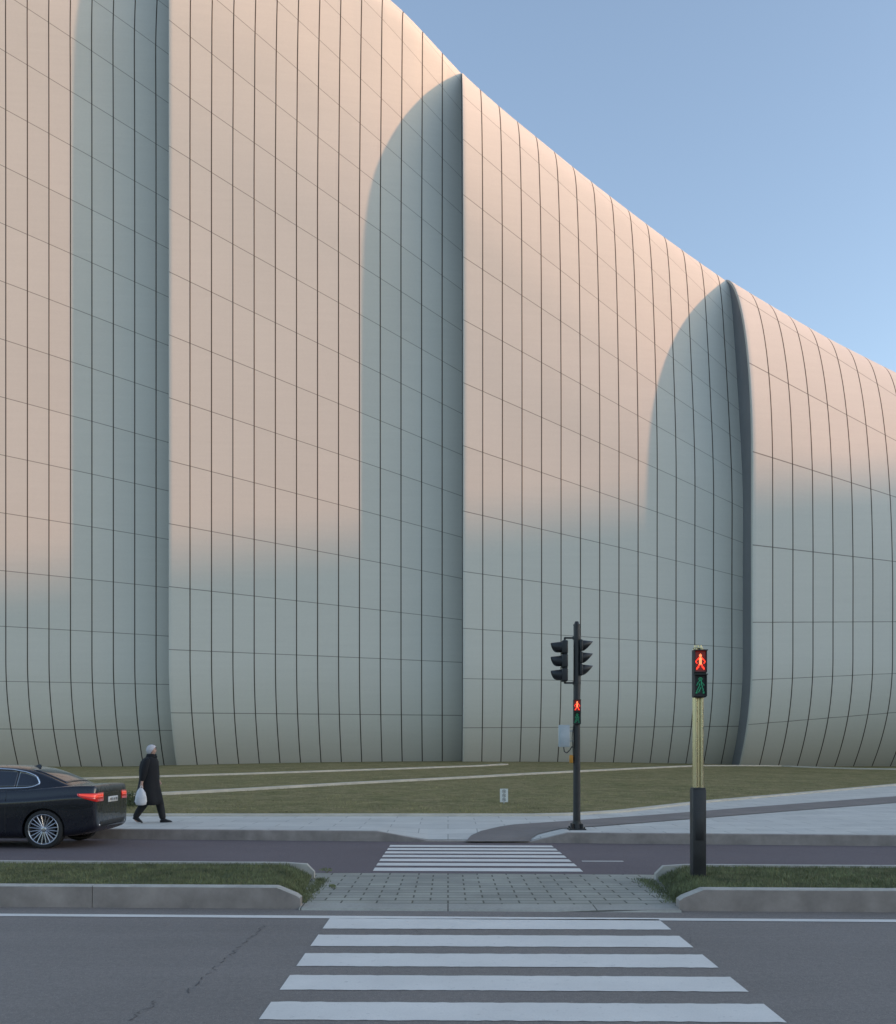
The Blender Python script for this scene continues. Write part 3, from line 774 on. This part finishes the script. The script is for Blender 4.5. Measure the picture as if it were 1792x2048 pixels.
def tail(nm, s0, s1, f0, f1, mt, off):
    """lamp wrapping the rear corner: narrow on the wing, deep L on the rear face"""
    rays = []; nn = 24
    for i in range(nn):
        s = s0+(s1-s0)*i/(nn-1)
        ang = math.radians(22+s*64); c0 = Vector((.50, .45, 0)); d = Vector((-math.sin(ang), math.cos(ang), 0))
        top = .985+.014*s; bot = top-(.03+.13*min(1, s/.5)**.8)
        for k in (f0, f0+(f1-f0)/3, f0+(f1-f0)*2/3, f1):
            z = bot+(top-bot)*k; rays.append(((c0+d*1.6)+Vector((0, 0, z)), -d))
    patch(nm, rays, nn, 4, off, mt, mirror=True)
tail("tail_light", 0, 1, 0, 1, m_tail, .006)
tail("tail_light_strip", .06, .97, .48, .86, m_tail2, .011)
rays = [((-1, y, z), (1, 0, 0)) for z in np.linspace(.80, .905, 4) for y in np.linspace(-.26, .26, 6)]
pl = patch("number_plate", rays, 4, 6, .010, m_plate)[0]
for i, y in enumerate((-.20, -.15, -.08, -.03, .05, .10, .15)):
    h = cast((-1, y, .853), (1, 0, 0), .014)
    if h: 
        bm = bmesh.new(); box(bm, h, (.003, .022, .05)); bm_obj("plate_character", bm, pl, m_dark)
rays = [((-1, y, z), (1, 0, 0)) for z in np.linspace(.38, .47, 4) for y in np.linspace(-.62, .62, 12)]
patch("bumper_insert", rays, 4, 12, .006, m_blackp)
def seam_path(pts, r=.0035, nm="body_seam", mt=None):
    P3 = [cast(o_, d, .0) for o_, d in pts]; P3 = [p for p in P3 if p]
    bm = bmesh.new(); tube(bm, P3, r, 5); bm_obj(nm, bm, car, mt or m_dark)
for sgn in (1, -1):
    h = cast((-1, sgn*.60, .42), (1, 0, 0), .0)
    bm = bmesh.new(); box(bm, (h.x+.02, sgn*.60, .405), (.05, .17, .05), .018, 3); bm_obj("exhaust", bm, car, m_chrome, angle=50)
    seam_path([((-1, sgn*(.60-.10*max(0, (.78-z))), z), (1, 0, 0)) for z in np.linspace(.66, 1.08, 12)])
    P_ = []
    for a in np.linspace(8, 88, 24):
        ang = math.radians(a); c0 = Vector((.50, sgn*.45, .0)); d = Vector((-math.sin(ang), sgn*math.cos(ang), 0)); P_.append(((c0+d*1.6)+Vector((0, 0, .78-.0015*a)), -d))
    seam_path(P_)
    for xx in (1.6, 2.22, 3.28):
        seam_path([((xx, 2*sgn, z), (0, -sgn, 0)) for z in np.linspace(.28, 1.02, 14)], .004, "door_seam")
    for xx in (1.95, 2.95):
        h = cast((xx, 2*sgn, .90), (0, -sgn, 0), .015); bm = bmesh.new(); box(bm, h, (.20, .03, .03), .01, 3); bm_obj("door_handle", bm, car, m_carp, angle=50)
    bm = bmesh.new(); box(bm, (3.15, sgn*1.0, 1.04), (.12, .2, .13), .04, 3); box(bm, (3.15, sgn*.88, .99), (.05, .12, .03)); bm_obj("side_mirror", bm, car, m_carp, angle=50)
h = cast((1.42, 0, 3), (0, 0, -1), 0); bm = bmesh.new(); zr_ = h.z-.012
pf = [(1.34, 0), (1.345, .045), (1.36, .052), (1.40, .045), (1.47, .018), (1.52, 0)]
a_ = [bm.verts.new((x, .016 if z < .01 else .006, zr_+z)) for x, z in pf]; b_ = [bm.verts.new((x, -.016 if z < .01 else -.006, zr_+z)) for x, z in pf]
bm.faces.new(a_); bm.faces.new(b_[::-1])
for i in range(6): j = (i+1) % 6; bm.faces.new((a_[j], a_[i], b_[i], b_[j]))
bm_obj("roof_antenna", bm, car, m_carp)
rays = [((6, y, z), (-1, 0, 0)) for z in np.linspace(.5, .62, 4) for y in np.linspace(-.3, .3, 8)]
patch("grille", rays, 4, 8, .01, m_dark)
for sgn in (1, -1):
    rays = [((6, sgn*y, z), (-1, 0, 0)) for z in np.linspace(.58, .66, 4) for y in np.linspace(.42, .66, 6)]
    patch("headlight", rays, 4, 6, .01, m_lens)
m_brake = M("brake_steel", (.08, .08, .085), .5, metal=.5)
def wheel(wx, sy):
    e = bpy.data.objects.new("wheel", None); COL.objects.link(e); e.parent = car; e.location = (wx, sy*.80, .345); e.empty_display_size = .1
    if sy < 0: e.rotation_euler = (0, 0, math.pi)
    bm = bmesh.new(); R_ = .348
    lathe(bm, [(.265, -.11), (.272, -.118), (.31, -.122), (.337, -.108), (R_, -.08), (R_, .08), (.337, .108), (.31, .122), (.275, .118), (.265, .105)])
    bm_obj("tyre", bm, e, m_tyre, angle=35)
    bm = bmesh.new(); lathe(bm, [(.266, .108), (.274, .116), (.267, .120), (.256, .112), (.250, .06), (.24, -.06), (.20, -.10)]); 
    lathe(bm, [(.001, .100), (.03, .102), (.045, .098), (.058, .085), (.06, .03)], seg=24)
    for k in range(10):
        t = 2*math.pi*k/10+.3
        for dl in (-1, 1):
            t1 = t+dl*.17; t0 = t+dl*.10
            p0 = Vector((math.cos(t0)*.045, .085, math.sin(t0)*.045)); p1 = Vector((math.cos(t1)*.260, .100, math.sin(t1)*.260))
            cyl(bm, p0, p1, .0115, .010, 6)
    bm_obj("rim", bm, e, m_rim, angle=40)
    bm = bmesh.new(); lathe(bm, [(.0, .02), (.17, .02), (.17, -.0)], seg=32); bm_obj("brake_disc", bm, e, m_brake)
for wx in WX:
    for sy in (1, -1): wheel(wx, sy)

# ------------------------------------------------------------------ person
m_skin = M("skin", (0.45, 0.28, 0.22), .55, var=.08); m_coat = M("black_coat_fabric", (0.008, 0.008, 0.010), .9, var=.3, scale=12, bump=.6, bscale=30)
m_trou = M("black_trousers", (0.011, 0.011, 0.013), .85, var=.2, bump=.5, bscale=12); m_shoe = M("black_shoe", (0.01, 0.01, 0.011), .4)
m_hat = M("pale_headscarf", (0.52, 0.49, 0.50), .9, var=.15, scale=20, bump=.6, bscale=60); m_bag = M("white_plastic_bag", (.62, .61, .62), .35, var=.12, scale=9, bump=.8, bscale=14)
m_eye = M("eye", (.03, .02, .02), .2); m_lip = M("lips", (.38, .15, .13), .5)
per_ = thing("person", (-6.51, 20.75, PZ), "person in long black coat and pale headscarf walking along pavement", "person")
V = [(0, 0, .93), (0, 0, 1.10), (.01, 0, 1.28), (.02, 0, 1.38), (.035, 0, 1.46), (.05, 0, 1.535), (.062, 0, 1.60), (.055, 0, 1.655)]
Rr = [.12, .115, .12, .08, .05, .070, .083, .065]
E = [(i, i+1) for i in range(7)]
def chain(start, pts, rs):
    p = start
    for q_, r in zip(pts, rs):
        V.append(q_); Rr.append(r); E.append((p, len(V)-1)); p = len(V)-1
    return p
legF = [(.02, .085, .86), (.17, .09, .49), (.245, .09, .11), (.27, .09, .045), (.38, .09, .04)]
legB = [(-.02, -.085, .86), (-.05, -.09, .48), (-.27, -.09, .15), (-.295, -.09, .075), (-.205, -.09, .028)]
chain(0, legF, [.085, .058, .038, .034, .026]); chain(0, legB, [.085, .058, .038, .034, .026])
wN = chain(3, [(.0, -.16, 1.35), (-.05, -.235, 1.12), (-.09, -.26, .90), (-.095, -.262, .86)], [.045, .040, .028, .026])
wF = chain(3, [(.0, .16, 1.35), (.0, .22, 1.12), (.13, .15, .95), (.15, .14, .92)], [.045, .040, .028, .026])
def hand(w, o_, d, side, up_):
    o_ = Vector(o_); d = Vector(d).normalized(); side = Vector(side).normalized(); up_ = Vector(up_).normalized()
    palm = chain(w, [tuple(o_+d*.04)], [.028])
    for k, (sd, ln) in enumerate(((-.026, .062), (-.009, .072), (.009, .068), (.026, .052))):
        b = o_+d*.075+side*sd
        chain(palm, [tuple(b), tuple(b+d*ln*.4+up_*.012), tuple(b+d*ln*.35+up_*.04)], [.0095, .0085, .007])
    b = o_+d*.03-side*.034+up_*.01
    chain(palm, [tuple(b), tuple(b+d*.035-side*.008+up_*.02)], [.011, .009])
hand(wN, (-.095, -.262, .86), (0, 0, -1), (1, 0, 0), (0, 1, 0))
hand(wF, (.15, .14, .92), (.5, -.1, -1), (1, 0, .5), (0, -1, .0))
bme = skin(V, E, Rr, 0, 2)
for v_ in bme.vertices:
    x, y, z = v_.co
    if x > .10 and z > 1.5:
        v_.co.x += .020*math.exp(-((y/.014)**2))*math.exp(-(((z-1.582)/.016)**2)) - .006*math.exp(-(((z-1.605)/.010)**2))
body_p = new_obj("body", bme, per_, m_skin, True)
def sk(name, pts, rs, mat, ed=None, parent=body_p, sub=2):
    me = skin(pts, ed or [(i, i+1) for i in range(len(pts)-1)], rs, 0, sub); return new_obj(name, me, parent, mat, True)
sk("trousers", [(0, 0, .92), (.02, .085, .84), (.17, .09, .50), (.24, .09, .16), (.262, .09, .055), (-.02, -.085, .84), (-.05, -.09, .49), (-.25, -.09, .20), (-.305, -.09, .10)], [.13, .12, .10, .078, .070, .12, .10, .078, .064], m_trou, [(0, 1), (1, 2), (2, 3), (3, 4), (0, 5), (5, 6), (6, 7), (7, 8)])
def shoe(toe, y, heel):
    bm = bmesh.new(); a = Vector(heel); b = Vector(toe); d = (b-a)
    n = 9; rings = []
    w_ = [.022, .034, .036, .034, .037, .042, .044, .036, .016]; h_ = [.05, .085, .10, .095, .075, .058, .048, .038, .02]
    L_ = d.length; q_ = math.atan2(d.z, d.x)
    for i in range(n):
        s = i/(n-1); ring = []
        for k in range(12):
            t = 2*math.pi*k/12; yy = math.cos(t)*w_[i]; zz = (math.sin(t)*.5+.5)*h_[i]
            if math.sin(t) < -.2: zz = 0
            xx = s*L_; ring.append(bm.verts.new((a.x+xx*math.cos(q_)-zz*math.sin(q_), y+yy, a.z+xx*math.sin(q_)+zz*math.cos(q_))))
        rings.append(ring)
    for r0, r1 in zip(rings[:-1], rings[1:]):
        for k in range(12): bm.faces.new((r0[k], r0[(k+1) % 12], r1[(k+1) % 12], r1[k]))
    bm.faces.new(rings[0]); bm.faces.new(rings[-1][::-1]); bm_obj("shoe", bm, body_p, m_shoe, angle=50)
shoe((.455, .09, .012), .09, (.195, .09, .002)); shoe((-.135, -.09, .0), -.09, (-.345, -.09, .10))
bm = bmesh.new(); rings = []
prof = [(1.455, .06, .065, .02), (1.435, .105, .135, .015), (1.40, .145, .195, .005), (1.34, .18, .23, -.005), (1.24, .205, .24, -.015), (1.12, .215, .235, -.015), (1.02, .21, .23, -.01), (.93, .222, .24, -.015), (.80, .24, .25, -.02), (.66, .265, .265, -.025), (.53, .285, .275, -.03), (.42, .30, .285, -.03), (.415, .27, .26, -.03), (.50, .23, .23, -.03)]
for (z, rx, ry, cx_) in prof:
    ring = []
    for k in range(40):
        t = 2*math.pi*k/40; fold = 1+.05*math.sin(6*t+z*3)*max(0, (1.1-z))*2+.018*math.sin(z*38+2*t)+.012*math.sin(z*61-3*t)
        ring.append(bm.verts.new((cx_+math.cos(t)*rx*fold, math.sin(t)*ry*fold, z+(.02*math.sin(2*t+.5) if z < .6 else 0))))
    rings.append(ring)
for r0, r1 in zip(rings[:-1], rings[1:]):
    for k in range(40): bm.faces.new((r0[k], r0[(k+1) % 40], r1[(k+1) % 40], r1[k]))
bm_obj("coat", bm, body_p, m_coat, smooth=True)
sk("coat_sleeve", [(.0, -.11, 1.37), (-.01, -.185, 1.345), (-.03, -.225, 1.24), (-.055, -.245, 1.12), (-.07, -.25, 1.02), (-.09, -.262, .90)], [.09, .092, .086, .082, .068, .058], m_coat)
sk("coat_sleeve", [(.0, .11, 1.37), (.0, .185, 1.345), (.0, .21, 1.24), (.0, .225, 1.12), (.06, .19, 1.03), (.12, .155, .96)], [.09, .092, .086, .082, .068, .058], m_coat)
bm = bmesh.new(); lathe(bm, [(.075, 1.40), (.118, 1.42), (.122, 1.45), (.108, 1.475), (.108, 1.485), (.098, 1.505), (.075, 1.50)], axis='z', c=(.035, 0, 0), seg=24)
bm_obj("scarf", bm, body_p, m_coat, smooth=True)
bm = bmesh.new(); ico(bm, (.038, 0, 1.592), (.118, .106, .118), 4)
bmesh.ops.bisect_plane(bm, geom=bm.verts[:]+bm.edges[:]+bm.faces[:], plane_co=(.062, 0, 1.545), plane_no=Vector((1.5, 0, -1)).normalized(), clear_outer=True)
bm_obj("headscarf", bm, body_p, m_hat, smooth=True)
bm = bmesh.new(); ico(bm, (.015, 0, 1.54), (.07, .08, .05), 3); bm_obj("hair", bm, body_p, M("dark_hair", (.03, .025, .022), .7), smooth=True)
for sy in (-1, 1):
    bm = bmesh.new(); ico(bm, (.126, sy*.030, 1.602), (.009, .011, .006), 2); bm_obj("eye", bm, body_p, m_eye, smooth=True)
    bm = bmesh.new(); ico(bm, (.062, sy*.083, 1.582), (.014, .008, .024), 2); bm_obj("ear", bm, body_p, m_skin, smooth=True)
bm = bmesh.new(); ico(bm, (.128, 0, 1.546), (.006, .020, .005), 2); bm_obj("mouth", bm, body_p, m_lip, smooth=True)
bag = thing("plastic_bag", (-6.51-.10, 20.75-.30, PZ+.40), "crumpled white plastic carrier bag held in the walker's hand", "bag")
bm = bmesh.new(); rings = []
for (z, rx, ry) in [(0, .05, .03), (.015, .10, .06), (.08, .125, .075), (.18, .12, .07), (.27, .095, .055), (.33, .06, .035), (.37, .032, .022)]:
    ring = []
    for k in range(28):
        t = 2*math.pi*k/28; f_ = 1+.08*math.sin(4*t+z*20)+.05*math.sin(9*t-z*31); ring.append(bm.verts.new((math.cos(t)*rx*f_, math.sin(t)*ry*f_, z)))
    rings.append(ring)
for r0, r1 in zip(rings[:-1], rings[1:]):
    for k in range(28): bm.faces.new((r0[k], r0[(k+1) % 28], r1[(k+1) % 28], r1[k]))
bm.faces.new(rings[0][::-1])
bo = bm_obj("bag_body", bm, bag, m_bag, smooth=True)
for s in (-1, 1):
    bm = bmesh.new(); tube(bm, [(s*.025, 0, .36), (s*.02+.01, 0, .40), (.008, .03, .425)], .007, 6); bm_obj("bag_handle", bm, bag, m_bag)

# ------------------------------------------------------------------ shrub and weeds
def leafcloud(name, loc, label, cat, R3, n, ls, mat, stems=6, group=None):
    root = thing(name, loc, label, cat, group=group)
    v = []; f = []
    for _ in range(n):
        while True:
            p = Vector((random.uniform(-1, 1), random.uniform(-1, 1), random.uniform(0, 1)))
            if p.length < 1 and p.length > .25: break
        p = Vector((p.x*R3[0], p.y*R3[1], p.z*R3[2]+.02)); a = Vector((random.gauss(0, 1), random.gauss(0, 1), random.gauss(.6, 1))).normalized()
        b = a.orthogonal().normalized(); l = ls*random.uniform(.6, 1.3); i = len(v)
        v += [p, p+a*l*.5+b*l*.25, p+a*l, p+a*l*.5-b*l*.25]; f.append((i, i+1, i+2, i+3))
    mesh_obj("foliage", v, f, root, mat)
    bm = bmesh.new()
    for k in range(stems):
        t = random.uniform(0, 6.28); cyl(bm, (0, 0, -.03), (math.cos(t)*R3[0]*.6, math.sin(t)*R3[1]*.6, R3[2]*.75), .008*R3[2]/.3, .003, 6)
    bm_obj("stem", bm, root, m_soil); return root
m_leaf = M("shrub_leaf", (.07, .09, .035), .6, var=.4, scale=15); m_weed = M("weed_leaf", (.15, .17, .07), .8, var=.4, scale=25)
hx, hy, hz = hit(262, 1614, lz, 22); leafcloud("shrub", (hx, hy, hz), "low dark green shrub growing on the lawn edge", "shrub", (.27, .25, .42), 1400, .045, m_leaf, 8)
for (px, py, r, h) in ((652, 1745, .09, .035), (665, 1777, .04, .02), (1330, 1764, .08, .035)):
    x, y, z = hit(px, py, lambda a, b: .03, 9)
    leafcloud("weed_plant", (x, y, z), "small scruffy weed growing in the paving joints", "plant", (r, r, h), 90, .024, m_weed, 3, group="weeds on the paved crossing")
